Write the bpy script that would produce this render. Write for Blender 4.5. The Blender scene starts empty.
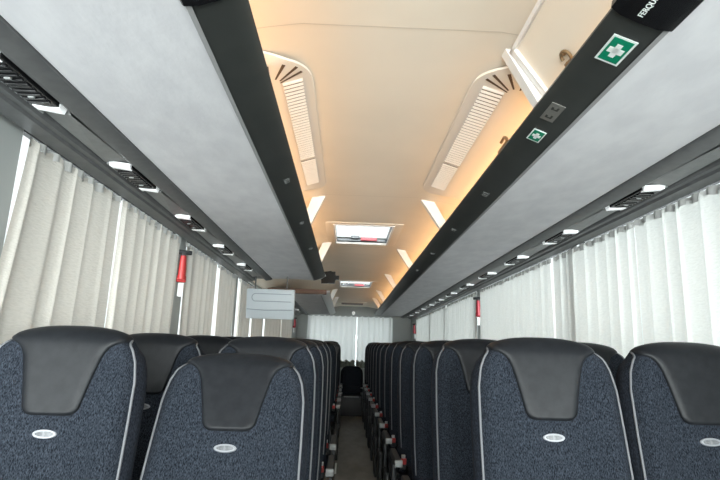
import bpy, bmesh, math, random
from mathutils import Vector, Matrix
random.seed(7)
S = bpy.context.scene
COL = S.collection
R = math.radians

# ------------------------------------------------------------------ materials
def mat(name, base=(.5, .5, .5), rough=.6, metal=0., spec=.5, emit=None, estr=0., coat=0.):
    m = bpy.data.materials.new(name); m.use_nodes = True
    b = m.node_tree.nodes['Principled BSDF']
    b.inputs['Base Color'].default_value = (*base, 1)
    b.inputs['Roughness'].default_value = rough
    b.inputs['Metallic'].default_value = metal
    b.inputs['Specular IOR Level'].default_value = spec
    b.inputs['Coat Weight'].default_value = coat
    if emit:
        b.inputs['Emission Color'].default_value = (*emit, 1)
        b.inputs['Emission Strength'].default_value = estr
    return m

def noise_mat(name, ca, cb, scale=50, rough=.7, spec=.4, bump=0., bscale=None, detail=3, stretch=(1, 1, 1), lo=.35, hi=.65, metal=0., bdist=.002):
    m = mat(name, ca, rough, metal, spec)
    nt = m.node_tree; n = nt.nodes; l = nt.links
    b = n['Principled BSDF']
    tc = n.new('ShaderNodeTexCoord'); mp = n.new('ShaderNodeMapping')
    mp.inputs['Scale'].default_value = stretch
    nz = n.new('ShaderNodeTexNoise'); nz.inputs['Scale'].default_value = scale; nz.inputs['Detail'].default_value = detail
    cr = n.new('ShaderNodeValToRGB')
    cr.color_ramp.elements[0].position = lo; cr.color_ramp.elements[0].color = (*ca, 1)
    cr.color_ramp.elements[1].position = hi; cr.color_ramp.elements[1].color = (*cb, 1)
    l.new(tc.outputs['Object'], mp.inputs['Vector']); l.new(mp.outputs['Vector'], nz.inputs['Vector'])
    l.new(nz.outputs['Fac'], cr.inputs['Fac']); l.new(cr.outputs['Color'], b.inputs['Base Color'])
    if bump:
        bz = nz
        if bscale:
            bz = n.new('ShaderNodeTexNoise'); bz.inputs['Scale'].default_value = bscale; bz.inputs['Detail'].default_value = 2
            l.new(mp.outputs['Vector'], bz.inputs['Vector'])
        bp = n.new('ShaderNodeBump'); bp.inputs['Strength'].default_value = bump; bp.inputs['Distance'].default_value = bdist
        l.new(bz.outputs['Fac'], bp.inputs['Height']); l.new(bp.outputs['Normal'], b.inputs['Normal'])
    return m

def cloth_mat(name, col, trans):
    m = bpy.data.materials.new(name); m.use_nodes = True
    nt = m.node_tree; n = nt.nodes; l = nt.links; n.remove(n['Principled BSDF'])
    out = n['Material Output']
    tc = n.new('ShaderNodeTexCoord'); mp = n.new('ShaderNodeMapping'); mp.inputs['Scale'].default_value = (1, .25, 1)
    nz = n.new('ShaderNodeTexNoise'); nz.inputs['Scale'].default_value = 150; nz.inputs['Detail'].default_value = 3
    cr = n.new('ShaderNodeValToRGB')
    cr.color_ramp.elements[0].position = .3; cr.color_ramp.elements[0].color = (*[c * .92 for c in col], 1)
    cr.color_ramp.elements[1].position = .7; cr.color_ramp.elements[1].color = (*col, 1)
    l.new(tc.outputs['Object'], mp.inputs['Vector']); l.new(mp.outputs['Vector'], nz.inputs['Vector']); l.new(nz.outputs['Fac'], cr.inputs['Fac'])
    bp = n.new('ShaderNodeBump'); bp.inputs['Strength'].default_value = .5; bp.inputs['Distance'].default_value = .004
    l.new(nz.outputs['Fac'], bp.inputs['Height'])
    d = n.new('ShaderNodeBsdfDiffuse'); t = n.new('ShaderNodeBsdfTranslucent'); mx = n.new('ShaderNodeMixShader')
    mx.inputs['Fac'].default_value = trans
    for s in (d, t):
        l.new(cr.outputs['Color'], s.inputs['Color']); l.new(bp.outputs['Normal'], s.inputs['Normal'])
    l.new(d.outputs[0], mx.inputs[1]); l.new(t.outputs[0], mx.inputs[2]); l.new(mx.outputs[0], out.inputs['Surface'])
    return m

def glass_mat(name, tint=(.93, .97, .96)):
    m = bpy.data.materials.new(name); m.use_nodes = True
    nt = m.node_tree; n = nt.nodes; l = nt.links; n.remove(n['Principled BSDF'])
    t = n.new('ShaderNodeBsdfTransparent'); t.inputs['Color'].default_value = (*tint, 1)
    g = n.new('ShaderNodeBsdfGlossy'); g.inputs['Roughness'].default_value = .03
    mx = n.new('ShaderNodeMixShader'); mx.inputs['Fac'].default_value = .06
    l.new(t.outputs[0], mx.inputs[1]); l.new(g.outputs[0], mx.inputs[2]); l.new(mx.outputs[0], n['Material Output'].inputs['Surface'])
    return m

M = dict(
    fabric=noise_mat('seat_fabric', (.0045, .006, .009), (.036, .043, .056), scale=480, rough=.95, spec=.1, detail=3, stretch=(1, 1, .35), lo=.38, hi=.68, bump=.3),
    bolster=noise_mat('bolster_fabric', (.007, .009, .013), (.022, .026, .036), scale=260, rough=.95, spec=.15, detail=4, stretch=(1, 1, .55), lo=.38, hi=.68),
    leather=noise_mat('black_leather', (.0085, .0095, .0115), (.012, .0132, .0155), scale=40, rough=.42, spec=.16, bump=.12, bscale=300, bdist=.001),
    piping=mat('grey_piping', (.12, .125, .135), .6),
    brass=mat('brass_latch', (.30, .20, .11), .35, .7),
    chrome=mat('badge_chrome', (.22, .228, .245), .4, .1),
    badge_in=noise_mat('badge_face', (.07, .074, .08), (.15, .155, .165), scale=180, rough=.4, stretch=(1, 1, .3)),
    plastic_dark=mat('dark_plastic', (.02, .021, .023), .5),
    plastic_grey=mat('grey_plastic', (.3, .31, .31), .45),
    red=mat('red_plastic', (.36, .022, .022), .45),
    deepred=mat('deep_red_plastic', (.24, .012, .024), .45),
    rackcloth=noise_mat('rack_cloth', (.645, .64, .665), (.72, .715, .735), scale=14, rough=.95, spec=.1, bump=.25, bscale=90, detail=5, stretch=(1, .5, 1), bdist=.003),
    fascia=noise_mat('fascia_charcoal', (.037, .04, .038), (.046, .049, .046), scale=8, rough=.42, spec=.5),
    trimgrey=mat('edge_trim_grey', (.32, .32, .32), .5),
    tape=mat('heading_tape_grey', (.45, .45, .44), .8),
    endcap=mat('end_cap_light', (.62, .64, .64), .45),
    rail=noise_mat('rail_grey', (.095, .098, .10), (.115, .118, .12), scale=30, rough=.42, spec=.5),
    raillight=noise_mat('rail_cover_grey', (.16, .165, .165), (.19, .195, .195), scale=30, rough=.38),
    rubber=mat('black_gloss', (.008, .008, .009), .25),
    lamp=mat('lit_lamp', (.95, .96, .97), .25, 0., .8, emit=(.95, 1, 1), estr=.25),
    ceiling=noise_mat('ceiling_cream', (.81, .72, .605), (.85, .755, .635), scale=3, rough=.6, spec=.3),
    white=mat('white_plastic', (.82, .80, .78), .45),
    vent=mat('vent_plastic', (.80, .735, .66), .45),
    slot=mat('vent_slot', (.10, .06, .035), .8),
    seam=mat('seam_line', (.68, .60, .50), .7),
    wall=mat('wall_grey', (.37, .39, .385), .6),
    floor=noise_mat('floor_vinyl', (.13, .12, .105), (.22, .205, .18), scale=7, rough=.5, spec=.4, detail=8, stretch=(1, .35, 1)),
    curtain_door=cloth_mat('curtain_beige', (.66, .63, .58), .20),
    curtain_win=cloth_mat('curtain_white', (.82, .835, .815), .21),
    curtain_rear=cloth_mat('curtain_rear', (.85, .87, .86), .5),
    glass=glass_mat('window_glass'),
    led=mat('warm_led', (1, .8, .6), .5, emit=(1., .60, .27), estr=10.),
    led_lip=mat('warm_lip_led', (1, .8, .6), .5, emit=(1., .62, .30), estr=2.6),
    green=mat('sign_green', (.0, .23, .12), .45),
    signwhite=mat('sign_white', (.82, .87, .84), .45),
    tag=mat('tag_grey', (.16, .155, .14), .5),
    tagdark=mat('tag_dark', (.05, .05, .045), .5),
    taglight=mat('tag_light', (.22, .225, .22), .5),
    wood=noise_mat('brown_panel', (.10, .045, .028), (.18, .085, .05), scale=12, rough=.5, stretch=(.3, 4, 4)),
    boxgrey=mat('pale_box', (.46, .50, .53), .5),
    boxline=mat('pale_box_groove', (.24, .27, .30), .5),
    mirror=mat('black_mirror', (.012, .01, .01), .12, 0., .6),
    hatchdark=mat('hatch_dark', (.02, .024, .03), .4),
    fringe=noise_mat('green_fringe', (.12, .14, .11), (.3, .32, .28), scale=60, rough=.9),
)

# ------------------------------------------------------------------ object helpers
def put(o, label=None, cat=None, group=None, kind=None):
    if label: o['label'] = label
    if cat: o['category'] = cat
    if group: o['group'] = group
    if kind: o['kind'] = kind
    return o

def link(name, me, parent=None, loc=None, rot=None):
    o = bpy.data.objects.new(name, me); COL.objects.link(o)
    if parent is not None: o.parent = parent
    if loc is not None: o.location = loc
    if rot is not None: o.rotation_euler = rot
    return o

def empty(name, loc=(0, 0, 0), rz=0.):
    o = bpy.data.objects.new(name, None); COL.objects.link(o)
    o.empty_display_size = .05; o.location = loc; o.rotation_euler = (0, 0, rz)
    return o

class MB:
    """collects shapes into one mesh"""
    def __init__(s): s.v = []; s.f = []; s.m = []; s.mats = []; s.cur = 0
    def use(s, m):
        if m not in s.mats: s.mats.append(m)
        s.cur = s.mats.index(m); return s
    def add(s, vs, fs):
        b = len(s.v); s.v.extend(tuple(v) for v in vs)
        for f in fs: s.f.append([b + i for i in f]); s.m.append(s.cur)
    def box(s, lo, hi, bev=0., mtx=None):
        bm = bmesh.new(); bmesh.ops.create_cube(bm, size=1)
        for v in bm.verts:
            v.co = Vector([(lo[i] + hi[i]) / 2 + v.co[i] * (hi[i] - lo[i]) for i in range(3)])
        if bev: bmesh.ops.bevel(bm, geom=bm.edges[:], offset=bev, segments=2, affect='EDGES', profile=.6)
        s.bm(bm, mtx)
    def bm(s, bm, mtx=None):
        bm.verts.index_update()
        s.add([(mtx @ v.co if mtx else v.co) for v in bm.verts], [[v.index for v in f.verts] for f in bm.faces]); bm.free()
    def grid(s, rows, closed=False, caps=False):
        n = len(rows[0]); fs = []
        for j in range(len(rows) - 1):
            for i in range(n if closed else n - 1):
                k = (i + 1) % n
                fs.append([j * n + i, j * n + k, (j + 1) * n + k, (j + 1) * n + i])
        if caps:
            fs.append(list(range(n))[::-1]); fs.append([(len(rows) - 1) * n + i for i in range(n)])
        s.add([p for r in rows for p in r], fs)
    def tube(s, path, r, n=8):
        rows = []
        P = [Vector(p) for p in path]
        up = Vector((.13, .2, .97))
        for i, p in enumerate(P):
            t = (P[min(i + 1, len(P) - 1)] - P[max(i - 1, 0)]).normalized()
            a = t.cross(up)
            if a.length < .1: a = t.cross(Vector((1, 0, 0)))
            a.normalize(); b = t.cross(a)
            rr = r[i] if isinstance(r, (list, tuple)) else r
            rows.append([p + a * math.cos(2 * math.pi * k / n) * rr + b * math.sin(2 * math.pi * k / n) * rr for k in range(n)])
        s.grid(rows, True, True)
    def cyl(s, a, b, r, n=20): s.tube([a, b], r, n)
    def prof(s, pts, y0, y1, ny=1):
        """closed cross-section in (x,z) pushed along y"""
        rows = [[(x, y0 + (y1 - y0) * j / ny, z) for x, z in pts] for j in range(ny + 1)]
        s.grid(rows, True, True)
    def mesh(s, name, smooth=0):
        me = bpy.data.meshes.new(name); me.from_pydata(s.v, [], s.f)
        for m in s.mats: me.materials.append(m)
        for p, k in zip(me.polygons, s.m): p.material_index = k
        bm = bmesh.new(); bm.from_mesh(me); bmesh.ops.recalc_face_normals(bm, faces=bm.faces[:]); bm.to_mesh(me); bm.free()
        if smooth:
            for p in me.polygons: p.use_smooth = True
            if smooth < 180:
                me.set_sharp_from_angle(angle=R(smooth))
        me.update(); return me
    def obj(s, name, parent=None, loc=None, rot=None, smooth=0, mod=None):
        return link(name, s.mesh(name, smooth), parent, loc, rot)

def new(m): return MB().use(m)

# ------------------------------------------------------------------ camera
F = 520.; ROLL = R(1.8)
ay = Vector(((346 - 360) / F, (240 - 350) / F, -1.)).normalized()     # the bus axis seen in the camera's frame
s_, c_ = math.sin(ROLL), math.cos(ROLL)
az = Vector((s_, c_, -(s_ * ay.x + c_ * ay.y) / ay.z)).normalized()
ax = ay.cross(az)
cam = bpy.data.cameras.new('camera'); co = bpy.data.objects.new('camera', cam); COL.objects.link(co)
cam.sensor_fit = 'HORIZONTAL'; cam.sensor_width = 36.; cam.lens = F / 720 * 36; cam.clip_start = .02
co.matrix_world = Matrix.Translation((-.15, 0, 1.30)) @ Matrix((ax, ay, az)).to_4x4()
S.camera = co

# ------------------------------------------------------------------ setting
Y0, Y1 = -2.3, 11.0
XW = 1.20
def struct(b, name, parent=None, smooth=0):
    o = b.obj(name, parent, smooth=smooth)
    if parent is None: o['kind'] = 'structure'
    return o

fz = lambda y: max(0., .011 * (y - 1.5))
b = new(M['floor'])
ys = [Y0 - .1, 1.5, 11.1]
b.grid([[(-1.3, y, fz(y) - .04), (1.3, y, fz(y) - .04), (1.3, y, fz(y)), (-1.3, y, fz(y))] for y in ys], True, True)
struct(b, 'floor')

# ceiling: one shell, open where the two roof hatches are
HX = (-.262, .162); HY = [(3.71, 4.37), (6.87, 7.52)]
cp = [(-1.24, 1.985), (-1.0, 2.09), (-.66, 2.145), (-.5, 2.165), (-.40, 2.185), (-.31, 2.2), (HX[0], 2.2), (HX[1], 2.2), (.26, 2.2), (.36, 2.185), (.48, 2.165), (.64, 2.145), (1.0, 2.09), (1.24, 1.985)]
cy = [Y0 - .1, HY[0][0], HY[0][1], HY[1][0], HY[1][1], Y1 + .1]
b = new(M['ceiling'])
def shell(dz):
    vs = [(x, y, z + dz) for y in cy for x, z in cp]; n = len(cp); fs = []
    for j in range(len(cy) - 1):
        for i in range(n - 1):
            if i == 6 and j in (1, 3): continue
            fs.append([j * n + i, j * n + i + 1, (j + 1) * n + i + 1, (j + 1) * n + i])
    b.add(vs, fs)
shell(0); shell(.05)
struct(b, 'ceiling', smooth=30)
k = 0
for y in (1.315, 2.965, 4.53, 6.08, 7.82, 9.0):                   # joint lines between the ceiling panels
    k += 1
    b = new(M['seam'])
    b.grid([[(x, y - .002, z - .0015) for x, z in cp[2:-2]], [(x, y + .002, z - .0015) for x, z in cp[2:-2]]])
    b.grid([[(x, y - .003, z + .001) for x, z in cp[2:-2]], [(x, y + .003, z + .001) for x, z in cp[2:-2]]])
    struct(b, 'trim_%d' % k)

WZ0, WZ1 = .88, 1.975
pill = {'l': [(-2.4, -2.2), (-.5, -.4), (1.30, 1.575), (3.14, 3.31), (4.85, 4.95), (6.35, 6.6), (8.2, 8.3), (9.9, 11.1)],
        'r': [(-2.4, -2.2), (-.4, -.3), (1.2, 1.3), (3.0, 3.1), (5.22, 5.42), (6.98, 7.12), (8.35, 8.45), (9.98, 11.1)]}
kw = 0
for sd, sx in (('l', -1), ('r', 1)):
    b = new(M['wall'])
    X = lambda v: sorted((sx * XW, sx * (XW + v)))
    x0, x1 = X(.06)
    b.box((x0, Y0 - .1, 0), (x1, Y1 + .1, WZ0)); b.box((x0, Y0 - .1, WZ1), (x1, Y1 + .1, 2.06))
    for y0, y1 in pill[sd]: b.box((x0, y0, WZ0), (x1, y1, WZ1))
    struct(b, 'wall_' + ('left' if sx < 0 else 'right'))
    P = pill[sd]
    for (a0, a1), (c0, c1) in zip(P[:-1], P[1:]):
        kw += 1
        g = new(M['glass']); xg = sx * (XW + .045)
        g.box((min(xg, xg + sx * .005), a1, WZ0), (max(xg, xg + sx * .005), c0, WZ1))
        o = struct(g, 'window_%d' % kw)
        fr = new(M['rubber'])
        for (p, q) in (((a1, WZ0), (c0, WZ0 + .012)), ((a1, WZ1 - .012), (c0, WZ1)), ((a1, WZ0), (a1 + .012, WZ1)), ((c0 - .012, WZ0), (c0, WZ1))):
            fr.box((min(sx * (XW + .02), sx * (XW + .044)), p[0], p[1]), (max(sx * (XW + .02), sx * (XW + .044)), q[0], q[1]))
        fr.obj('window_frame', o)
# rear wall with its window
b = new(M['wall'])
b.box((-1.3, Y1, 0), (1.3, Y1 + .06, .95)); b.box((-1.3, Y1, 1.985), (1.3, Y1 + .06, 2.25))
b.box((-1.3, Y1, .95), (-.95, Y1 + .06, 1.985)); b.box((.79, Y1, .95), (1.3, Y1 + .06, 1.985))
struct(b, 'wall_rear')
kw += 1
g = new(M['glass']); g.box((-.95, Y1 + .04, .95), (.79, Y1 + .046, 1.985)); struct(g, 'window_%d' % kw)
# front end behind the viewer: low wall, windscreen
b = new(M['wall'])
b.box((-1.3, Y0 - .08, 0), (1.3, Y0, .35)); b.box((-1.3, Y0 - .08, 2.02), (1.3, Y0, 2.25))
b.box((-1.3, Y0 - .08, .35), (-1.2, Y0, 2.02)); b.box((1.2, Y0 - .08, .35), (1.3, Y0, 2.02))
struct(b, 'wall_front')
kw += 1
g = new(M['glass']); g.box((-1.2, Y0 - .05, .35), (1.2, Y0 - .045, 2.02)); struct(g, 'window_%d' % kw)

# ------------------------------------------------------------------ luggage racks
ZR = 1.97
FAS = [(.492, ZR), (.470, ZR + .004), (.430, ZR + .017), (.395, ZR + .034), (.382, ZR + .046), (.384, ZR + .054), (.392, ZR + .055), (.400, ZR + .035), (.49, ZR + .02)]
def side(pts, sx): return [(sx * x, z) for x, z in pts]

def rack(sx, y0, y1, label, brackets, light=True, fm='fascia'):
    root = empty('luggage_rack', (0, y0, ZR)); put(root, label, 'luggage rack', 'overhead luggage racks')
    def ch(b, name, smooth=0):
        o = b.obj(name, root, smooth=smooth); o.location = (0, -y0, -ZR); return o
    b = new(M['rackcloth'])
    under = [(.494, ZR), (.56, ZR + .003), (.70, ZR + .006), (.84, ZR + .004), (.905, ZR), (.905, ZR + .024), (.494, ZR + .024)]
    b.prof(side(under, sx), y0, y1, 1); b.prof(side([(.905, ZR + .0165), (1.19, ZR + .0165), (1.19, ZR + .026), (.905, ZR + .026)], sx), y0, y1)
    ch(b, 'underside', 30)
    b = new(M[fm]); b.prof(side(FAS, sx), y0, y1); ch(b, 'fascia', 40)
    b = new(M['trimgrey']); b.prof(side([(.486, ZR - .0015), (.4965, ZR - .004), (.500, ZR + .001), (.494, ZR + .004)], sx), y0, y1); ch(b, 'edge_trim')
    for ye, d in ((y0, -1), (y1, 1)):
        b = new(M['endcap'])
        cap = [(.497, ZR - .003), (.430, ZR + .012), (.378, ZR + .046), (.380, ZR + .062), (.43, ZR + .05), (.5, ZR + .028)]
        b.prof(side(cap, sx), ye, ye + d * .012); ch(b, 'end_cap')
    if light:
        ya = max(y0 + .05, 1.45) if sx > 0 else y0 + .05
        b = new(M['led']); b.prof(side([(.555, ZR + .030), (.580, ZR + .030), (.580, ZR + .040), (.555, ZR + .040)], sx), ya, y1 - .7); ch(b, 'light_strip')
        b = new(M['led_lip']); b.prof(side([(.404, ZR + .040), (.418, ZR + .040), (.418, ZR + .048), (.404, ZR + .048)], sx), y0 + .05, y1 - 1.3); ch(b, 'light_strip')
    for yb in brackets:
        b = new(M['white'])
        cx = -.035 if sx < 0 else -.0
        wd = .032 if yb < 2 else .075
        pr = [(.384, ZR + .0565), (.272, 2.1975), (.28, 2.2), (.27 + wd, 2.189), (.275 + wd, 2.186), (.42 + wd * .3, ZR + .055), (.42 + wd * .3, ZR + .04), (.42, ZR + .034), (.405, ZR + .034), (.394, ZR + .0565)]
        if yb < 2: pr = [(x + (.022 if z > 2.15 else 0), z - (.003 if z > 2.15 else 0)) for x, z in pr]
        pr = [(sx * x + (cx if z > 2.05 else 0), z) for x, z in pr]
        b.prof(pr, yb, yb + .04); ch(b, 'bracket', 30)
    return root, ch

rr, rch = rack(1, -2.2, 10.33, 'long unbroken luggage rack whose dark fascia bears the green first-aid signs', [1.39, 3.0, 4.56, 6.11, 7.85, 9.03])
rack(-1, -2.2, 5.17, 'luggage rack ending just above the hanging pale grey box', [3.0, 4.36])
r2, ch2 = rack(-1, 6.6, 10.40, 'short luggage rack with an exposed brown end panel beyond the hanging grey box', [7.85, 9.03], light=False, fm='endcap')  # pale fascia: the light falling on this rack is put into its colour
b = new(M['wood']); b.box((-1.16, 6.50, ZR + .005), (-.42, 6.585, ZR + .06), .004); ch2(b, 'end_panel')

# ------------------------------------------------------------------ locker flap over the nearest stretch of the signed rack
root = empty('locker_flap', (.4, .6, 2.1)); put(root, 'closed cream locker flap above the first-aid signs, with a small metal latch', 'locker')
def flapbox(b, y0, y1, u0, u1, t0, t1):
    a = Vector((.425, 0, ZR + .055)); c = Vector((.312, 0, 2.19)); d = (c - a); n = Vector((-d.z, 0, d.x)).normalized()
    if n.z > 0: n = -n
    vs = []
    for y in (y0, y1):
        for u in (u0, u1):
            for t in (t0, t1):
                p = a + d * u + n * t; vs.append((p.x, y, p.z))
    b.add(vs, [[0, 1, 3, 2], [4, 6, 7, 5], [0, 4, 5, 1], [2, 3, 7, 6], [0, 2, 6, 4], [1, 5, 7, 3]])
def fl(b, name, smooth=0):
    o = b.obj(name, root, smooth=smooth); o.location = (-.4, -.6, -2.1); return o
b = new(M['ceiling']); flapbox(b, -2.0, 1.385, 0, 1, -.012, .0); fl(b, 'panel')
b = new(M['white']); flapbox(b, -2.0, 1.385, .93, .985, 0, .012); flapbox(b, 1.362, 1.385, 0, .985, 0, .012); fl(b, 'frame')
b = new(M['brass'])
_d = Vector((-.113, 0, .135)).normalized(); _n = Vector((-_d.z, 0, _d.x)); _n = _n if _n.z < 0 else -_n; _c = Vector((.398, 1.20, 2.062))
b.tube([_c + _n * .010 + _d * .017 * math.sin(q) + Vector((0, .017 * math.cos(q), 0)) for q in [i * .35 for i in range(17)]], .0045, 8)
b.tube([_c + _n * .004 + _d * -.014, _c + _n * .012 + _d * -.014 + Vector((0, .02, 0))], .006, 8); b.tube([_c + _n * .0 + _d * .012, _c + _n * .016 + _d * .012], .006, 8); b.tube([_c + _n * .0 + _d * -.016 + Vector((0, -.012, 0)), _c + _n * .014 + _d * -.016 + Vector((0, -.012, 0))], .005, 8)
fl(b, 'latch')
# a loose brown latch further along the same rack
b = new(M['brass'])
b.box((.384, 1.70, ZR + .056), (.394, 1.80, ZR + .066), .002); b.tube([(.389, 1.70, ZR + .064), (.392, 1.72, ZR + .085), (.395, 1.75, ZR + .10), (.392, 1.78, ZR + .092)], .006, 8)
put(b.obj('rack_latch', smooth=40), 'small brass latch on the rack lip below the ribbed vent of the signed rack', 'latch')

# ------------------------------------------------------------------ ribbed air vents in the ceiling
def ceil_z(x):
    for (xa, za), (xb, zb) in zip(cp[:-1], cp[1:]):
        if xa <= x <= xb: return za + (zb - za) * (x - xa) / (xb - xa)
    return 2.0
def vent(sx, label):
    xi, xo = (-.295, -.62) if sx < 0 else (.245, .60)
    y0, y1 = 1.41, 2.84
    root = empty('air_vent', (xi, y0, 2.2)); put(root, label, 'air vent', 'ribbed ceiling air vents')
    W = xo - xi
    b = new(M['vent'])
    def P(u, y, off):                     # u 0 at the aisle edge, 1 at the outer edge
        x = xi + W * u
        bulge = .018 * min(max(u, 0) / .33, max(0, 1.25 - u) / .92) * min(1, (y - y0) / .06, (y1 - y) / .06)
        return (x, y, ceil_z(x) - off - max(0, bulge))
    def ulim(y):                          # rounded ends
        e = min(y - y0, y1 - y); r = .22 if y - y0 < y1 - y else .10
        if e >= r: return 0.
        return (1 - math.sqrt(max(0, 1 - (1 - e / r) ** 2))) * (r / abs(W))
    rows = []; ny = 60
    for j in range(ny + 1):
        e = j / ny; y = y0 + (y1 - y0) * (.5 - .5 * math.cos(math.pi * e))
        y = min(max(y, y0 + .0005), y1 - .0005)
        ul = ulim(y); us = [ul + (1 - ul) * i / 16 for i in range(17)]
        rows.append([P(us[0], y, -.002)] + [P(u, y, .006) for u in us] + [P(us[-1], y, -.002)])
    b.grid(rows)
    o = b.obj('panel', root, smooth=50); o.location = (-xi, -y0, -2.2)
    b = new(M['vent'])
    n = 46
    for i in range(n):
        y = 1.60 + i * (2.70 - 1.60) / n
        if i == 30: continue
        b.grid([[P(u, y - .005, .004) for u in (.10, .17, .24, .30)], [P(u, y, .0115) for u in (.10, .17, .24, .30)], [P(u, y + .008, .012) for u in (.10, .17, .24, .30)], [P(u, y + .012, .004) for u in (.10, .17, .24, .30)]])
    o = b.obj('ribs', root, smooth=60); o.location = (-xi, -y0, -2.2)
    b = new(M['slot'])
    for i in range(n):
        y = 1.60 + (i + .62) * (2.70 - 1.60) / n
        b.grid([[P(u, y - .002, .0078) for u in (.10, .17, .24, .30)], [P(u, y + .004, .0078) for u in (.10, .17, .24, .30)]])
    for k2, (ua, ya, ub, yb) in enumerate(((.095, 1.549, .32, 1.587), (.135, 1.515, .32, 1.574), (.25, 1.485, .36, 1.562), (.41, 1.478, .42, 1.564), (.60, 1.49, .50, 1.572))):
        pa, pb = Vector(P(ua, ya, .0085)), Vector(P(ub, yb, .0085)); d = (pb - pa).normalized(); nn = Vector((-d.y, d.x, 0)) * .0055
        b.add([pa - nn, pa + nn, pb + nn * .5, pb - nn * .5], [[0, 1, 2, 3]])
    o = b.obj('slot', root); o.location = (-xi, -y0, -2.2); o['label'] = 'dark fan-shaped slots and gaps between ribs'
vent(-1, 'ribbed ceiling vent beside the dark fascia of the rack ending at the grey box')
vent(1, 'ribbed ceiling vent beside the rack carrying the green first-aid signs')

# ------------------------------------------------------------------ roof hatches
def hatch(y0, y1, label):
    root = empty('roof_hatch', (-.05, y0, 2.2)); put(root, label, 'roof hatch', 'roof hatches over the aisle')
    def ch(b, name, smooth=0):
        o = b.obj(name, root, smooth=smooth); o.location = (.05, -y0, -2.2); return o
    x0, x1 = HX; t = .085; zt = 2.238
    b = new(M['ceiling'])
    def ring(ox, oy, z0, z1):
        b.box((x0 - ox, y0 - oy, z0), (x0, y1 + oy, z1), .004); b.box((x1, y0 - oy, z0), (x1 + ox, y1 + oy, z1), .004)
        b.box((x0, y0 - oy, z0), (x1, y0, z1), .004); b.box((x0, y1, z0), (x1, y1 + oy, z1), .004)
    ring(.075, .07, 2.1955, 2.204); ch(b, 'frame', 30)
    b = new(M['white']); ring(.016, .02, 2.190, 2.208); ch(b, 'inner_rim', 30)
    b = new(M['hatchdark'])
    b.box((x0 - .02, y0 - .02, 2.21), (x0, y1 + .02, zt)); b.box((x1, y0 - .02, 2.21), (x1 + .02, y1 + .02, zt))
    b.box((x0, y0 - .02, 2.21), (x1, y0, zt)); b.box((x0, y1, 2.21), (x1, y1 + .02, zt)); ch(b, 'shaft')
    b = new(M['glass']); b.box((x0 - .02, y0 - .02, zt), (x1 + .02, y1 + .02, zt + .006)); ch(b, 'pane')
    b = new(M['hatchdark']); b.box((x0 + .005, y1 - .07, 2.2), (x1 - .005, y1 - .035, 2.226), .005); b.box((x0 + .09, y1 - .10, 2.194), (x0 + .34, y1 - .06, 2.216), .005); b.box((x0 + .12, y1 - .13, 2.212), (x0 + .19, y1 - .08, 2.236), .006); ch(b, 'lever_plate')
    b = new(M['deepred']); b.box((-.06, y1 - .13, 2.198), (.075, y1 - .101, 2.226), .006); ch(b, 'emergency_handle', 40)
hatch(*HY[0], 'open-glass roof hatch in mid ceiling, the larger-looking one with a red handle')
hatch(*HY[1], 'roof hatch further down the aisle, appearing as a thin bright slit')
# slot vent and small dome lamp at the far end of the ceiling
root = empty('ceiling_slot', (-.06, 10.2, 2.2)); put(root, 'narrow dark slotted grille at the rear end of the ceiling', 'vent')
b = new(M['ceiling']); b.box((-.34, 9.95, 2.185), (.22, 10.5, 2.204), .01); o = b.obj('frame', root); o.location = (.06, -10.2, -2.2)
b = new(M['wood']); b.box((-.27, 10.02, 2.180), (.15, 10.36, 2.187), .002); o = b.obj('slot', root); o.location = (.06, -10.2, -2.2)
b = new(M['lamp']); b.cyl((-.02, 10.955, 2.06), (-.02, 11.0, 2.06), .035)
put(b.obj('marker_light', smooth=40), 'tiny round white light above the rear curtains', 'light')
# black mirror near the middle door
bm = bmesh.new(); bmesh.ops.create_cube(bm, size=1)
for v in bm.verts: v.co = Vector((v.co.x * .25, v.co.y * .05, v.co.z * .135))
bmesh.ops.bevel(bm, geom=[e for e in bm.edges if abs(e.verts[0].co.y - e.verts[1].co.y) > .01], offset=.045, segments=5, affect='EDGES')
b = new(M['mirror']); b.bm(bm, Matrix.Translation((-.385, 6.0, 2.115)))
root = empty('interior_mirror', (-.37, 6.0, 2.18)); put(root, 'black rounded mirror hung from the ceiling at the gap between racks', 'mirror')
o = b.obj('mirror_face', root, smooth=30); o.location = (.37, -6.0, -2.18)
b = new(M['plastic_dark']); b.box((-.40, 5.99, 2.185), (-.35, 6.02, 2.2), .003); o = b.obj('mount', root); o.location = (.37, -6.0, -2.18)

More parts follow.
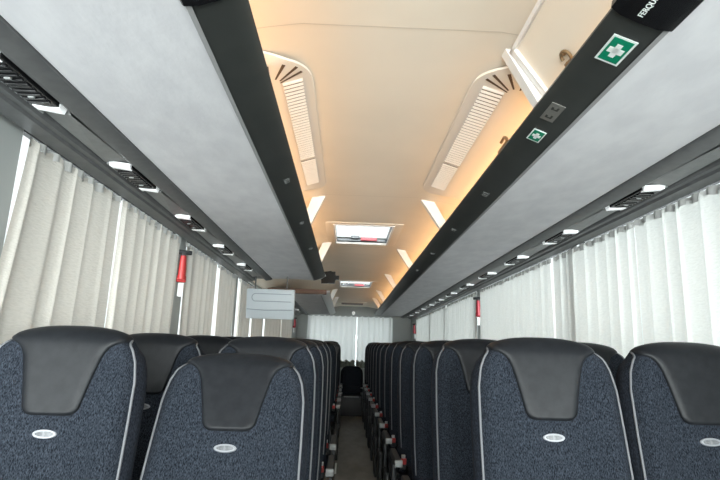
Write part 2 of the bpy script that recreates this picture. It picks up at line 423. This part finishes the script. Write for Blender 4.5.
# ------------------------------------------------------------------ service channels above the windows, reading-light units in them
CH = [(.908, ZR + .010), (.909, ZR - .006), (.915, ZR - .010), (.968, ZR - .020), (.978, ZR - .016), (.984, ZR - .002), (1.064, ZR - .002), (1.070, ZR - .018), (1.078, ZR - .024), (1.098, ZR - .024), (1.104, ZR - .034), (1.165, ZR - .036), (1.178, ZR - .02), (1.178, ZR + .012), (1.0, ZR + .012)]
def channel(sx, y0, y1, label):
    b = new(M['rail']); b.prof(side(CH, sx), y0, y1)
    root = empty('service_channel', (sx * 1.0, y0, ZR)); put(root, label, 'service channel', 'service channels above the windows')
    o = b.obj('profile', root, smooth=25); o.location = (-sx * 1.0, -y0, -ZR)
    return root
def light_unit(y, sx):
    root = empty('reading_light_unit', (sx * 1.024, y, ZR - .002))
    L = .31
    def ch(b, name, smooth=0): return b.obj(name, root, smooth=smooth)
    s = sx
    b = new(M['rubber'])
    b.box((-.036, .026, -.019), (.036, L - .026, .0), .003)
    ch(b, 'housing')
    for yc in (.105, L - .105):
        b = new(M['rubber'])
        for q in range(5): b.box((-.03, yc - .05 + q * .022, -.0245), (.03, yc - .041 + q * .022, -.017), .001)
        ch(b, 'air_louvre')
        b = new(M['plastic_grey']); b.box((-.008, yc + .004, -.027), (.008, yc + .012, -.020), .001); ch(b, 'button')
    for y0, y1 in ((-.004, .032), (L - .032, L + .004)):
        b = new(M['lamp'])
        sk = .014
        vs = [(-.034, y0 + sk, -.004), (.034, y0 - sk, -.004), (.034, y1 - sk, -.004), (-.034, y1 + sk, -.004),
              (-.030, y0 + sk + .004, -.022), (.030, y0 - sk + .004, -.022), (.030, y1 - sk - .004, -.022), (-.030, y1 + sk - .004, -.022)]
        vs = [(sx * x, yy, z) for x, yy, z in vs]
        b.add(vs, [[0, 1, 2, 3], [4, 7, 6, 5], [0, 4, 5, 1], [1, 5, 6, 2], [2, 6, 7, 3], [3, 7, 4, 0]])
        ch(b, 'lamp')
    b = new(M['plastic_grey']); b.box((sx * .036 - .003, -.02, -.018), (sx * .036 + .003, L + .02, -.002), .001); ch(b, 'rim')
    # blank cover plate up to the next unit
    b = new(M['raillight'])
    y0, y1 = L + .025, .745
    b.grid([[(sx * -.037, y0, -.003), (sx * .037, y0, -.003)], [(sx * -.037, y0 + .01, -.014), (sx * .037, y0 + .01, -.008)], [(sx * -.037, y1 - .01, -.006), (sx * .037, y1 - .01, -.016)], [(sx * -.037, y1, -.003), (sx * .037, y1, -.003)]])
    ch(b, 'cover_plate')
    return root
channel(1, -2.2, 10.4, 'dark grey service channel above the windows below the first-aid signed rack')
channel(-1, -2.2, 5.17, 'dark grey service channel running up to the hanging grey box')
channel(-1, 6.6, 10.4, 'short dark grey service channel beyond the hanging grey box')
ordw = ['first', 'second', 'third', 'fourth', 'fifth', 'sixth', 'seventh', 'eighth', 'ninth', 'tenth', 'eleventh', 'twelfth', 'thirteenth', 'fourteenth']
src = {1: light_unit(0, 1), -1: light_unit(0, -1)}
used = set()
def copy_tree(o):
    c = o.copy(); COL.objects.link(c)
    for ch in list(o.children):
        d = ch.copy(); COL.objects.link(d); d.parent = c
    return c
for sx, ysl, where in ((1, [1.135 + .765 * k for k in range(12)], 'along the unbroken rack with first-aid signs'),
                       (-1, [1.105 + .77 * k for k in range(5)], 'along the rack ending at the grey box'),
                       (-1, [6.75 + .77 * k for k in range(4)], 'along the short rack beyond the grey box')):
    for i, y in enumerate(ysl):
        o = src[sx] if sx not in used else copy_tree(src[sx]); used.add(sx)
        o.location = (sx * 1.024, y, ZR - .003)
        put(o, '%s reading-light unit, %s' % (ordw[i], where), 'reading light', 'reading light units above the windows')

# ------------------------------------------------------------------ stickers, tags and end pieces on the fascias
def fas_frame(sx, y, s):
    """point on the fascia face, s 0 at the lower outer edge and 1 at the upper lip"""
    p0, p1 = Vector((sx * .470, y, ZR + .004)), Vector((sx * .395, y, ZR + .034))
    p = p0.lerp(p1, s); d = (p1 - p0).normalized()
    n = Vector((-sx * abs(d.z), 0, -abs(d.x))).normalized()
    along = Vector((0, -sx, 0))                       # reading direction for someone in the aisle
    m = Matrix((along, d, n)).transposed().to_4x4(); m.translation = p + n * .0034
    return m
def flat(b, w, h, z0, z1, cx=0, cy=0): b.box((cx - w / 2, cy - h / 2, z0), (cx + w / 2, cy + h / 2, z1))
def aid(y, label, w, h, s):
    root = empty('first_aid_sign'); root.matrix_world = fas_frame(1, y, s); put(root, label, 'sign', 'first-aid signs on the rack fascia')
    b = new(M['signwhite']); flat(b, w, h, 0, .001); b.obj('border', root)
    b = new(M['green']); flat(b, w * .86, h * .82, .001, .0016); b.obj('face', root)
    b = new(M['signwhite']); flat(b, w * .5, h * .23, .0016, .0021); flat(b, w * .20, h * .62, .0016, .0021); b.obj('cross', root)
aid(1.05, 'larger first-aid sign, white cross on green, beside the black lettered panel', .095, .056, .42)
aid(1.535, 'smaller first-aid sign, white cross on green, beside the grey twin pictogram tag', .075, .042, .50)
def seat_tag(sx, y, s, label, big=False):
    root = empty('pictogram_tag'); root.matrix_world = fas_frame(sx, y, s); put(root, label, 'tag', 'small pictogram tags on the rack fascias')
    w, h = (.098, .04) if big else (.05, .030)
    b = new(M['tag'] if big else M['fascia']); flat(b, w, h, -.001, .001); b.obj('plate', root)
    b = new(M['tagdark'] if big else M['taglight'])
    if big:
        for q in (-1, 1): flat(b, .018, .006, .001, .0016, q * .024, -.006); flat(b, .006, .018, .001, .0016, q * .024 - .006, .002); flat(b, .01, .006, .001, .0016, q * .024, .008)
    else:
        for q in (-1, 1):
            for (a, c, e, g) in ((.018, .003, 0, -.010), (.018, .003, 0, .010), (.003, .020, -.008, 0), (.003, .020, .008, 0)): flat(b, a, c, .001, .0016, q * .011 + e, g)
    b.obj('pictogram', root)
seat_tag(1, 1.38, .62, 'grey twin pictogram tag between the two first-aid signs', True)
for i, y in enumerate((2.17, 2.86, 3.6, 4.4)):
    seat_tag(1, y, .45, '%s faint tag beyond the smaller first-aid sign on that rack' % ordw[i])
for i, y in enumerate((2.10, 2.85, 3.6)):
    seat_tag(-1, y, .6, '%s faint tag on the fascia of the rack ending at the grey box' % ordw[i])
def lettered(sx, y1, label, text):
    root = empty('fascia_display', (sx * .43, y1, ZR)); put(root, label, 'panel', 'black panels on the rack fascias')
    b = new(M['rubber'])
    pts = [(.5035, ZR - .003), (.499, ZR - .0065), (.47, ZR - .004), (.43, ZR + .0105), (.393, ZR + .0285), (.376, ZR + .0445), (.379, ZR + .0585), (.392, ZR + .0595), (.392, ZR + .0565), (.381, ZR + .056), (.3795, ZR + .045), (.394, ZR + .0315), (.43, ZR + .0145), (.47, ZR + .0015), (.492, ZR - .0055)]
    rows = [[(sx * x, y, z) for x, z in pts] for y in (y1 - .9, y1 - .004, y1)]
    b.grid(rows, True, True)
    o = b.obj('casing', root, smooth=40); o.location = (-sx * .43, -y1, -ZR)
    if text:
        cu = bpy.data.curves.new('lettering', 'FONT'); cu.body = text; cu.size = .0165; cu.extrude = .0005; cu.space_character = 1.02
        tmp = bpy.data.objects.new('lettering', cu); COL.objects.link(tmp)
        bpy.context.view_layer.update()
        me = bpy.data.meshes.new_from_object(tmp.evaluated_get(bpy.context.evaluated_depsgraph_get())); bpy.data.objects.remove(tmp)
        me.materials.clear(); me.materials.append(M['signwhite'])
        o = bpy.data.objects.new('lettering', me); COL.objects.link(o); o.parent = root
        m = fas_frame(sx, y1 - .018, .50); m.translation += m.to_3x3() @ Vector((0, 0, .0062))
        bpy.context.view_layer.update()
        o.matrix_basis = root.matrix_world.inverted() @ m
        o['label'] = 'white capital lettering'
lettered(1, .945, 'glossy black panel with white lettering on the rack fascia beside the larger first-aid sign', 'FERQUS')
lettered(-1, .932, 'glossy black blank panel on the fascia of the rack opposite the first-aid signs', None)

# ------------------------------------------------------------------ curtains
def curtain_sheet(m, pa, pb, top0, top1, bot0, bot1, zt, zb, n, amp, inward, seed):
    """pleated cloth from pa->pb along a line; top0..top1 and bot0..bot1 are distances along it"""
    rnd = random.Random(seed)
    ph = [rnd.uniform(0, 6.28) for _ in range(6)]; fr = [rnd.uniform(.7, 1.3) for _ in range(6)]
    d = Vector(pb) - Vector(pa); d.normalize(); inn = Vector(inward)
    nu = int(n * 14); nv = 22; rows = []
    for j in range(nv + 1):
        v = j / nv; row = []
        for i in range(nu + 1):
            u = i / nu
            a0 = top0 + (bot0 - top0) * v ** 1.3; a1 = top1 + (bot1 - top1) * v ** 1.3
            s = a0 + (a1 - a0) * u
            w = u * n * 2 * math.pi + .9 * math.sin(u * 9 * fr[0] + ph[0]) + .5 * math.sin(u * 23 * fr[1] + ph[1]) + .5 * v * math.sin(u * 14 * fr[2] + ph[2])
            A = amp * (.55 + .45 * math.sin(u * 17 * fr[3] + ph[3]) ** 2) * (.65 + .5 * v)
            off = A * (math.sin(w) + .25 * math.sin(2 * w + ph[4]))
            z = zt + (zb - zt) * v
            if j == 0: z += .010 * math.sin(w * 1.0 + 1.2)
            p = Vector(pa) + d * (s + .012 * math.cos(w) * (1 - .4 * v)) + inn * off
            row.append((p.x, p.y, z))
        rows.append(row)
    b = new(m); b.grid(rows); return b
def curtain(sx, y0, y1, b0, b1, label, seed, n=None, group=None):
    m = M['curtain_door'] if sx < 0 else M['curtain_win']
    X = sx * 1.173
    n = n or max(3, round((y1 - y0) / .125))
    root = empty('curtain', (X, y0, 1.93)); put(root, label, 'curtain', group)
    b = curtain_sheet(m, (X, 0, 0), (X, 1, 0), y0, y1, b0, b1, 1.918, .80, n, .0145, (-sx, 0, 0), seed)
    o = b.obj('cloth', root, smooth=180); o.location = (-X, -y0, -1.93)
    rows = []
    k = int((y1 - y0) / .012)
    for j in range(2):
        rows.append([(X + sx * .002 + sx * .010 * math.sin(i * .9 + seed), y0 + (y1 - y0) * i / k, (1.931 if j else 1.900 + .006 * math.sin(i * .63 + seed))) for i in range(k + 1)])
    b = new(M['tape']); b.grid(rows); o = b.obj('heading_tape', root, smooth=180); o.location = (-X, -y0, -1.93)
gl, gr = 'curtains on the windows below the rack ending at the grey box', 'curtains on the windows below the signed rack'
LC = [(1.56, 2.235, 1.40, 2.245, 'beige curtain with a bright window sliver between it and a grey pillar'),
      (2.265, 3.11, 2.262, 3.06, 'beige curtain hanging just before the red hammer, its far edge at the pillar'),
      (3.21, 4.00, 3.26, 3.96, 'beige curtain hanging just beyond the red hammer on the pillar'),
      (4.10, 4.78, 4.16, 4.72, 'narrow beige curtain between two bright gaps, before the hanging grey box'),
      (4.92, 5.60, 4.96, 5.56, 'beige curtain partly hidden behind the hanging grey box'),
      (5.63, 6.40, 5.64, 6.40, 'beige curtain showing below the hanging grey box at the door'),
      (6.62, 8.2, 6.62, 8.2, 'beige curtain past the door under the short rack'),
      (8.25, 9.85, 8.25, 9.85, 'last beige curtain before the grey rear pillar, under the short rack')]
for i, (a, c, d, e, l) in enumerate(LC): curtain(-1, a, c, d, e, l, 11 + i, group=gl)
RC = [(.45, 1.30, .45, 1.30, 'unseen white curtain blocking light at the end of the row, closest to the viewer'),  # out of view, carried forward to block light from the front side window
      (1.33, 2.31, 1.33, 2.32, 'broad white curtain beside the front window seat of the signed-rack side'),
      (2.33, 3.285, 2.35, 3.30, 'white curtain on the near side of the thin bright gap'),
      (3.35, 4.20, 3.33, 4.20, 'white curtain on the far side of the thin bright gap'),
      (4.22, 5.16, 4.22, 5.16, 'white curtain ending at the dark red hammer, on its viewer side'),
      (5.29, 6.93, 5.29, 6.91, 'white curtain beyond the dark red hammer halfway along'),
      (6.98, 8.40, 7.0, 8.40, 'white curtain beyond the dark seam in the row of curtains'),
      (8.44, 10.0, 8.44, 10.0, 'last white curtain before the rear pillar, under the signed rack')]
for i, (a, c, d, e, l) in enumerate(RC): curtain(1, a, c, d, e, l, 31 + i, group=gr)
for x0, x1, l, sd in ((-.97, .045, 'white rear window curtain on the grey box side of the centre seam', 51), (.06, .81, 'white rear window curtain on the signed rack side of the centre seam', 52)):
    root = empty('rear_curtain', (x0, Y1 - .06, 1.99)); put(root, l, 'curtain', 'curtains on the rear window')
    b = curtain_sheet(M['curtain_rear'], (0, Y1 - .06, 0), (1, Y1 - .06, 0), x0, x1, x0, x1, 1.985, 1.06, (x1 - x0) / .11, .018, (0, -1, 0), sd)
    o = b.obj('cloth', root, smooth=180); o.location = (-x0, -(Y1 - .06), -1.99)
    rows = [[(x0 + (x1 - x0) * i / 60, Y1 - .075 + .01 * math.sin(i * 1.1), (.95 if j else 1.09 + .02 * math.sin(i * .8))) for i in range(61)] for j in range(2)]
    b = new(M['fringe']); b.grid(rows); o = b.obj('hem', root, smooth=180); o.location = (-x0, -(Y1 - .06), -1.99); o['label'] = 'grey-green hem'

# ------------------------------------------------------------------ emergency hammers
def hammer(x, y, z, rz, m, label):
    root = empty('emergency_hammer', (x, y, z), rz); root.scale = (1.35,) * 3; put(root, label, 'emergency hammer', 'emergency hammers on the pillars')
    b = new(m)
    b.tube([(0, 0, -.075), (0, 0, -.02), (0, 0, .035)], [.018, .017, .013], 10); b.obj('handle', root, smooth=50)
    b = new(M['plastic_dark']); b.tube([(-.035, 0, .052), (.035, 0, .052)], [.010, .010], 10); b.box((-.010, -.010, .03), (.010, .010, .05), .002); b.obj('hammer_head', root, smooth=50)
    b = new(m); b.box((-.022, .0, -.085), (.022, .020, -.055), .004); b.obj('wall_mount', root)
    b = new(M['endcap']); b.box((-.010, .005, -.15), (.010, .014, -.088), .002); b.obj('gap_light_strip', root)  # pale strip: brightness of the window gap below the hammer put into its colour
hammer(-1.172, 3.19, 1.79, R(35), M['red'], 'bright red emergency hammer on the pillar between the beige curtains')
hammer(1.172, 5.26, 1.785, R(-35), M['deepred'], 'dark red emergency hammer on the pillar halfway along the white curtains')
hammer(1.15, 10.12, 1.76, R(-60), M['deepred'], 'small dark red emergency hammer at the grey rear pillar beside the white curtains')
hammer(-1.15, 10.12, 1.80, R(60), M['deepred'], 'small dark red emergency hammer at the grey rear pillar beside the beige curtains')

# ------------------------------------------------------------------ pale grey box under the rack end
root = empty('hanging_box', (-.88, 4.95, 1.93)); put(root, 'pale grey plastic box with an oblong groove hanging under the end of a rack', 'box')
bx = Matrix.Rotation(R(8), 4, 'X')
b = new(M['boxgrey']); b.box((-.222, -.06, -.365), (.228, .0, -.085), .012, bx); b.obj('casing', root, smooth=30)
b = new(M['boxline'])
def oblong(x0, x1, z0, z1, r, y):
    pts = []
    for (cx, cz, a0) in ((x0 + r, z1 - r, 90), (x0 + r, z0 + r, 180), ):
        for q in range(7): a = R(a0 + 90 * q / 6); pts.append((cx + r * math.cos(a), y, cz + r * math.sin(a)))
    return [(x1, y, z1)] + pts + [(x1, y, z0)]
b.tube([bx @ Vector(p) for p in oblong(-.17, .20, -.20, -.13, .033, -.061)], .0035, 6)
b.tube([bx @ Vector(p) for p in [(-.215, -.061, -.275), (-.05, -.062, -.283), (.215, -.061, -.275)]], .0035, 6)
o = b.obj('groove', root); o['label'] = 'darker oblong groove and crease'
b = new(M['rail']); b.tube([(-.15, -.01, -.10), (-.15, -.01, .036)], .006, 8); b.obj('hanger', root)
b = new(M['rail']); b.tube([(.15, -.01, -.10), (.15, -.01, .036)], .006, 8); b.obj('hanger', root)

# ------------------------------------------------------------------ seats
H = .85
HWT = [(0, .166), (.018, .176), (.045, .197), (.08, .210), (.14, .2195), (.27, .2225), (.39, .2235), (.6, .223), (.85, .215)]
def interp(tab, d):
    for (a, va), (c, vc) in zip(tab[:-1], tab[1:]):
        if d <= c: return va + (vc - va) * max(0, (d - a)) / (c - a)
    return tab[-1][1]
def seat_pt(a, t, back=False, Hs=H):
    d = (1 - t) * Hs; hw = interp(HWT, d)
    x = a * hw; sag = (.008 * a * a + .022 * abs(a) ** 3.2) * max(0, t - .72) / .28
    z = t * Hs - sag
    ds = (1 - abs(a)) * hw
    q = lambda e, r: math.sqrt(max(0, 1 - (1 - min(e, r) / r) ** 2))
    e = q(ds, .045) * q(d + .0, .055)
    if back: return Vector((x, .055 * e, z))
    bol = .020 * math.exp(-((abs(x) - .165) / .035) ** 2) * (1 - max(0, t - .80) / .2) * min(1, t / .1) if t < 1 else 0
    dish = .012 * math.exp(-((t - .45) / .28) ** 2) * max(0, 1 - (x / .15) ** 2)
    return Vector((x, -.055 * e - bol * e + dish * e, z))
def seat_n(a, t, back=False, Hs=H):
    h = .004
    a = min(max(a, -.985), .985); t = min(max(t, .01), .988)
    u = seat_pt(a + h, t, back, Hs) - seat_pt(a - h, t, back, Hs); v = seat_pt(a, t + h, back, Hs) - seat_pt(a, t - h, back, Hs)
    n = u.cross(v)
    if back: n = -n
    return n.normalized()
def cosp(n, lo, hi): return [lo + (hi - lo) * (.5 - .5 * math.cos(math.pi * i / n)) for i in range(n + 1)]
def backrest_mesh(Hs, name):
    b = MB(); A = cosp(26, -1, 1)
    T = [.0] + [i / 20 * .9 for i in range(1, 20)] + [.9 + .1 * math.sin(math.pi / 2 * i / 10) for i in range(0, 11)]
    b.use(M['fabric']); b.grid([[seat_pt(a, t, False, Hs) for a in A] for t in T])
    b.use(M['bolster']); b.grid([[seat_pt(a, t, True, Hs) for a in A] for t in T])
    me = b.mesh(name, 0)
    bm = bmesh.new(); bm.from_mesh(me); bmesh.ops.remove_doubles(bm, verts=bm.verts[:], dist=.0004); bmesh.ops.recalc_face_normals(bm, faces=bm.faces[:])
    bm.to_mesh(me); bm.free()
    for p in me.polygons: p.use_smooth = True
    for p in me.polygons:
        c = p.center
        if p.material_index == 0 and abs(c.x) > interp(HWT, Hs - c.z) - .017: p.material_index = 1
    return me
LX = [(0, .163), (.025, .158), (.036, .148), (.050, .128), (.065, .116), (.09, .106), (.14, .093), (.20, .080), (.225, .075), (.236, .066), (.243, .050)]
def headrest_mesh():
    b = new(M['leather'])
    D = [.243, .239, .232, .222, .205, .18, .15, .12, .09, .07, .055, .043, .034, .026, .019, .013, .008, .004, .0015]
    A = cosp(20, -1, 1); rows = []
    def row(d, back, edge):
        t = 1 - d / H; hw = interp(HWT, d); xl = min(interp(LX, d) if not back else .150, hw * .985); r = []
        for a in A:
            ex = (1 - abs(a)) * xl; e2 = math.sqrt(max(0, 1 - (1 - min(ex, .022) / .022) ** 2)); off = .0012 + (.010 * e2 if not edge else 0)
            if edge or abs(a) > .999: off = -.004
            aa = a * xl / hw
            r.append(seat_pt(aa, t, back) + seat_n(aa, t, back) * off)
        return r
    ed = lambda i: i == 0
    for i, d in enumerate(D): rows.append(row(d, False, ed(i)))
    for i, d in enumerate((.004, .012, .025, .05, .08, .10, .105)): rows.append(row(d, True, i == 6))
    b.grid(rows)
    me = b.mesh('headrest', 180); return me
def piping_mesh(sg):
    b = new(M['piping']); pts = []
    for i in range(46):
        d = .004 + (H - .12 - .004) * (i / 45) ** 1.6
        t = 1 - d / H; hw = interp(HWT, d); a = sg * (hw - .016 * min(1, .35 + d / .05)) / hw
        pts.append(seat_pt(a, t) + seat_n(a, t) * .0012)
    b.tube(pts, .0036, 6); return b.mesh('piping', 180)
def badge_mesh():
    d = .288; t = 1 - d / H; c = seat_pt(0, t); n = seat_n(0, t)
    b = MB()
    def disk(rx, rz, y0, y1, m):
        b.use(m); k = 28
        rows = [[(c.x + rx * s * math.cos(2 * math.pi * i / k), c.y + y, c.z + rz * s * math.sin(2 * math.pi * i / k)) for i in range(k)] for s, y in ((1, .003), (1, y0), (.93, y1))]
        b.grid(rows, True, True)
    disk(.0315, .0115, -.002, -.004, M['chrome']); disk(.024, .0065, -.004, -.0048, M['badge_in'])
    return b.mesh('badge', 30)
def cushion_mesh():
    bm = bmesh.new(); bmesh.ops.create_cube(bm, size=1)
    for v in bm.verts: v.co = Vector((v.co.x * .43, -.20 + v.co.y * .47, -.06 + v.co.z * .15 + (.02 if v.co.y < 0 else 0)))
    bmesh.ops.bevel(bm, geom=bm.edges[:], offset=.045, segments=4, affect='EDGES')
    b = new(M['fabric']); b.bm(bm); return b.mesh('cushion', 180)
def pedestal_mesh():
    b = new(M['plastic_dark'])
    b.box((-.19, -.36, -.17), (.19, -.02, -.13), .01)
    for sx in (-1, 1):
        b.box((sx * .17 - .02, -.30, -.51), (sx * .17 + .02, -.06, -.16), .01)
        b.box((sx * .17 - .025, -.34, -.53), (sx * .17 + .025, -.02, -.50), .006)
    return b.mesh('pedestal', 30)
def armrest_meshes(sg):
    x = sg * .2555; hx = .022
    b = new(M['plastic_dark'])
    rows = []
    for y, h in ((-.36, .018), (-.355, .024), (-.30, .028), (-.10, .03), (.02, .034), (.045, .03)):
        rows.append([(x - hx, y, .10 - h), (x + hx, y, .10 - h), (x + hx, y, .10 + .004), (x + hx * .7, y, .10 + .012), (x - hx * .7, y, .10 + .012), (x - hx, y, .10 + .004)])
    b.grid(rows, True, True); b.box((x - .012, -.08, -.15), (x + .012, .0, .09), .006)
    arm = b.mesh('armrest', 40)
    b = new(M['plastic_grey']); b.box((x - hx - .002, -.375, .074), (x + hx + .002, -.345, .113), .006)
    cap = b.mesh('end_cap', 40)
    b = new(M['plastic_dark']); b.box((x - .014, -.32, -.53), (x + .014, -.03, -.15), .012); b.box((x - .016, -.30, -.20), (x + .016, -.06, -.145), .006)
    panel = b.mesh('side_panel', 30)
    b = new(M['plastic_dark']); xb = sg * .20
    b.box((xb - .018, -.13, .012), (xb + .018, -.10, .075), .006)
    b.use(M['plastic_grey']); b.box((xb - .012, -.128, .075), (xb + .012, -.105, .10), .002)
    strap = b.mesh('belt_buckle', 30)
    b = new(M['red']); b.box((xb - .017, -.142, .045), (xb + .017, -.128, .082), .004); btn = b.mesh('release_button', 30)
    return arm, cap, panel, strap, btn
ME = dict(back=backrest_mesh(H, 'backrest'), low=backrest_mesh(.40, 'backrest'), head=headrest_mesh(), pl=piping_mesh(-1), pr=piping_mesh(1), badge=badge_mesh(), cush=cushion_mesh(), ped=pedestal_mesh(), al=armrest_meshes(-1), ar=armrest_meshes(1))
nseat = [0]
def seat(x, y, rec, label, group, arm=0, low=False, dz=0., z=None):
    zz = (.514 + fz(y) * 1.05 + dz)
    root = empty('coach_seat', (x, y, zz)); put(root, label, 'seat', group)
    rot = (-R(rec), 0, 0)
    bk = link('backrest', ME['low' if low else 'back'], root, None, rot)
    if not low:
        hd = link('headrest', ME['head'], root, None, rot); hd['label'] = 'black leather headrest'
        link('piping', ME['pl'], bk); link('piping', ME['pr'], bk)
        link('badge', ME['badge'], bk)['label'] = 'oval silver badge'
    link('cushion', ME['cush'], root)
    if low:
        b = new(M['plastic_dark']); b.box((-.205, -.37, -.52), (.205, -.01, -.138), .01); b.obj('bench_base', root, smooth=30)
        b = new(M['plastic_grey']); b.box((-.14, -.385, -.165), (.14, -.37, -.145), .003); b.obj('front_trim', root)['label'] = 'light grey trim strip'
    else: link('pedestal', ME['ped'], root)
    if arm:
        a, c, p, s, t = ME['al' if arm < 0 else 'ar']
        ao = link('armrest', a, root); link('end_cap', c, ao); link('side_panel', p, root)
        so = link('belt_buckle', s, root); link('release_button', t, so)['label'] = 'red release button'
    return root
XL, XR = (-.926, -.474), (.903, .450)
gL, gR = 'seats on the grey box side of the aisle', 'seats on the first-aid sign side of the aisle'
rnd = random.Random(3)
for k in range(12):
    y = 1.48 + .75 * k; r = 12 + (rnd.uniform(-2, 3) if k else 0)
    seat(XR[1], y, r, 'navy aisle seat, %s row, on the side of the first-aid signs' % ordw[k], gR, -1)
    seat(XR[0], y, 12 if k == 0 else r + rnd.uniform(-2, 2), 'navy window seat, %s row, on the side of the first-aid signs' % ordw[k], gR)
LY = [1.30, 2.03, 2.78, 3.53, 4.28, 6.70, 7.45, 8.20, 8.95, 9.70]
for k, y in enumerate(LY):
    r = 12 + (rnd.uniform(-2, 2) if k else 0)
    lab = '%s row, on the side of the hanging grey box' % ordw[k]
    if k == 0:
        seat(XL[1], 1.34, 25, dz=-.02, label='front aisle seat tilted back with a shiny headrest, on the grey box side', group=gL, arm=1)
        seat(XL[0], 1.38, 12, 'front window seat by the beige curtains, grey box side', gL, dz=-.012)
    else:
        seat(XL[1], y, r, 'navy aisle seat, ' + lab, gL, 1, dz=-.015)
        seat(XL[0], y, r, 'navy window seat, ' + lab, gL, dz=-.015)
for x, l in ((XL[0], 'rear bench seat against the rear pillar on the grey box side'), (XL[1], 'rear bench seat next to the low middle one, grey box side'), (XR[1], 'rear bench seat next to the low middle one, first-aid sign side'), (XR[0], 'rear bench seat against the rear pillar on the first-aid sign side')):
    seat(x, 10.47, 9, l, 'rear bench seats')
seat(-.02, 10.55, 8, 'low dark middle seat of the rear bench, facing down the aisle', 'rear bench seats', low=True, dz=-.02)
b = new(M['signwhite']); b.box((-.225, 5.75, .04), (-.207, 6.25, .0545))
put(b.obj('floor_strip'), 'pale marking strip on the aisle floor along the seats', 'strip')

# ------------------------------------------------------------------ daylight
w = bpy.data.worlds.new('sky'); S.world = w; w.use_nodes = True
n = w.node_tree.nodes; l = w.node_tree.links; bg = n['Background']
# an overcast sky, brightest low over the road ahead of the windscreen and to one side
tc = n.new('ShaderNodeTexCoord')
def lobe(v, lo, hi, col):
    d = n.new('ShaderNodeVectorMath'); d.operation = 'DOT_PRODUCT'; d.inputs[1].default_value = Vector(v).normalized()
    mr = n.new('ShaderNodeMapRange'); mr.interpolation_type = 'SMOOTHSTEP'
    mr.inputs['From Min'].default_value = lo; mr.inputs['From Max'].default_value = hi
    sc = n.new('ShaderNodeVectorMath'); sc.operation = 'SCALE'; sc.inputs[0].default_value = col
    l.new(tc.outputs['Generated'], d.inputs[0]); l.new(d.outputs['Value'], mr.inputs['Value']); l.new(mr.outputs[0], sc.inputs['Scale'])
    return sc.outputs[0]
a1 = n.new('ShaderNodeVectorMath'); a1.operation = 'ADD'; a2 = n.new('ShaderNodeVectorMath'); a2.operation = 'ADD'
a1.inputs[0].default_value = (1.20, 1.22, 1.26)
l.new(lobe((.8, -.5, .35), .3, .95, (2.65, 2.65, 2.66)), a1.inputs[1])
l.new(a1.outputs[0], a2.inputs[0]); l.new(lobe((0, -1, .0), .74, .95, (20.2, 20.0, 20.2)), a2.inputs[1])
l.new(a2.outputs[0], bg.inputs['Color']); bg.inputs['Strength'].default_value = 1.0

vs = S.view_settings
S.display_settings.display_device = 'sRGB'
vs.view_transform = 'Standard'; vs.look = 'None'; vs.exposure = 0.3; vs.gamma = 1.0; vs.use_curve_mapping = False
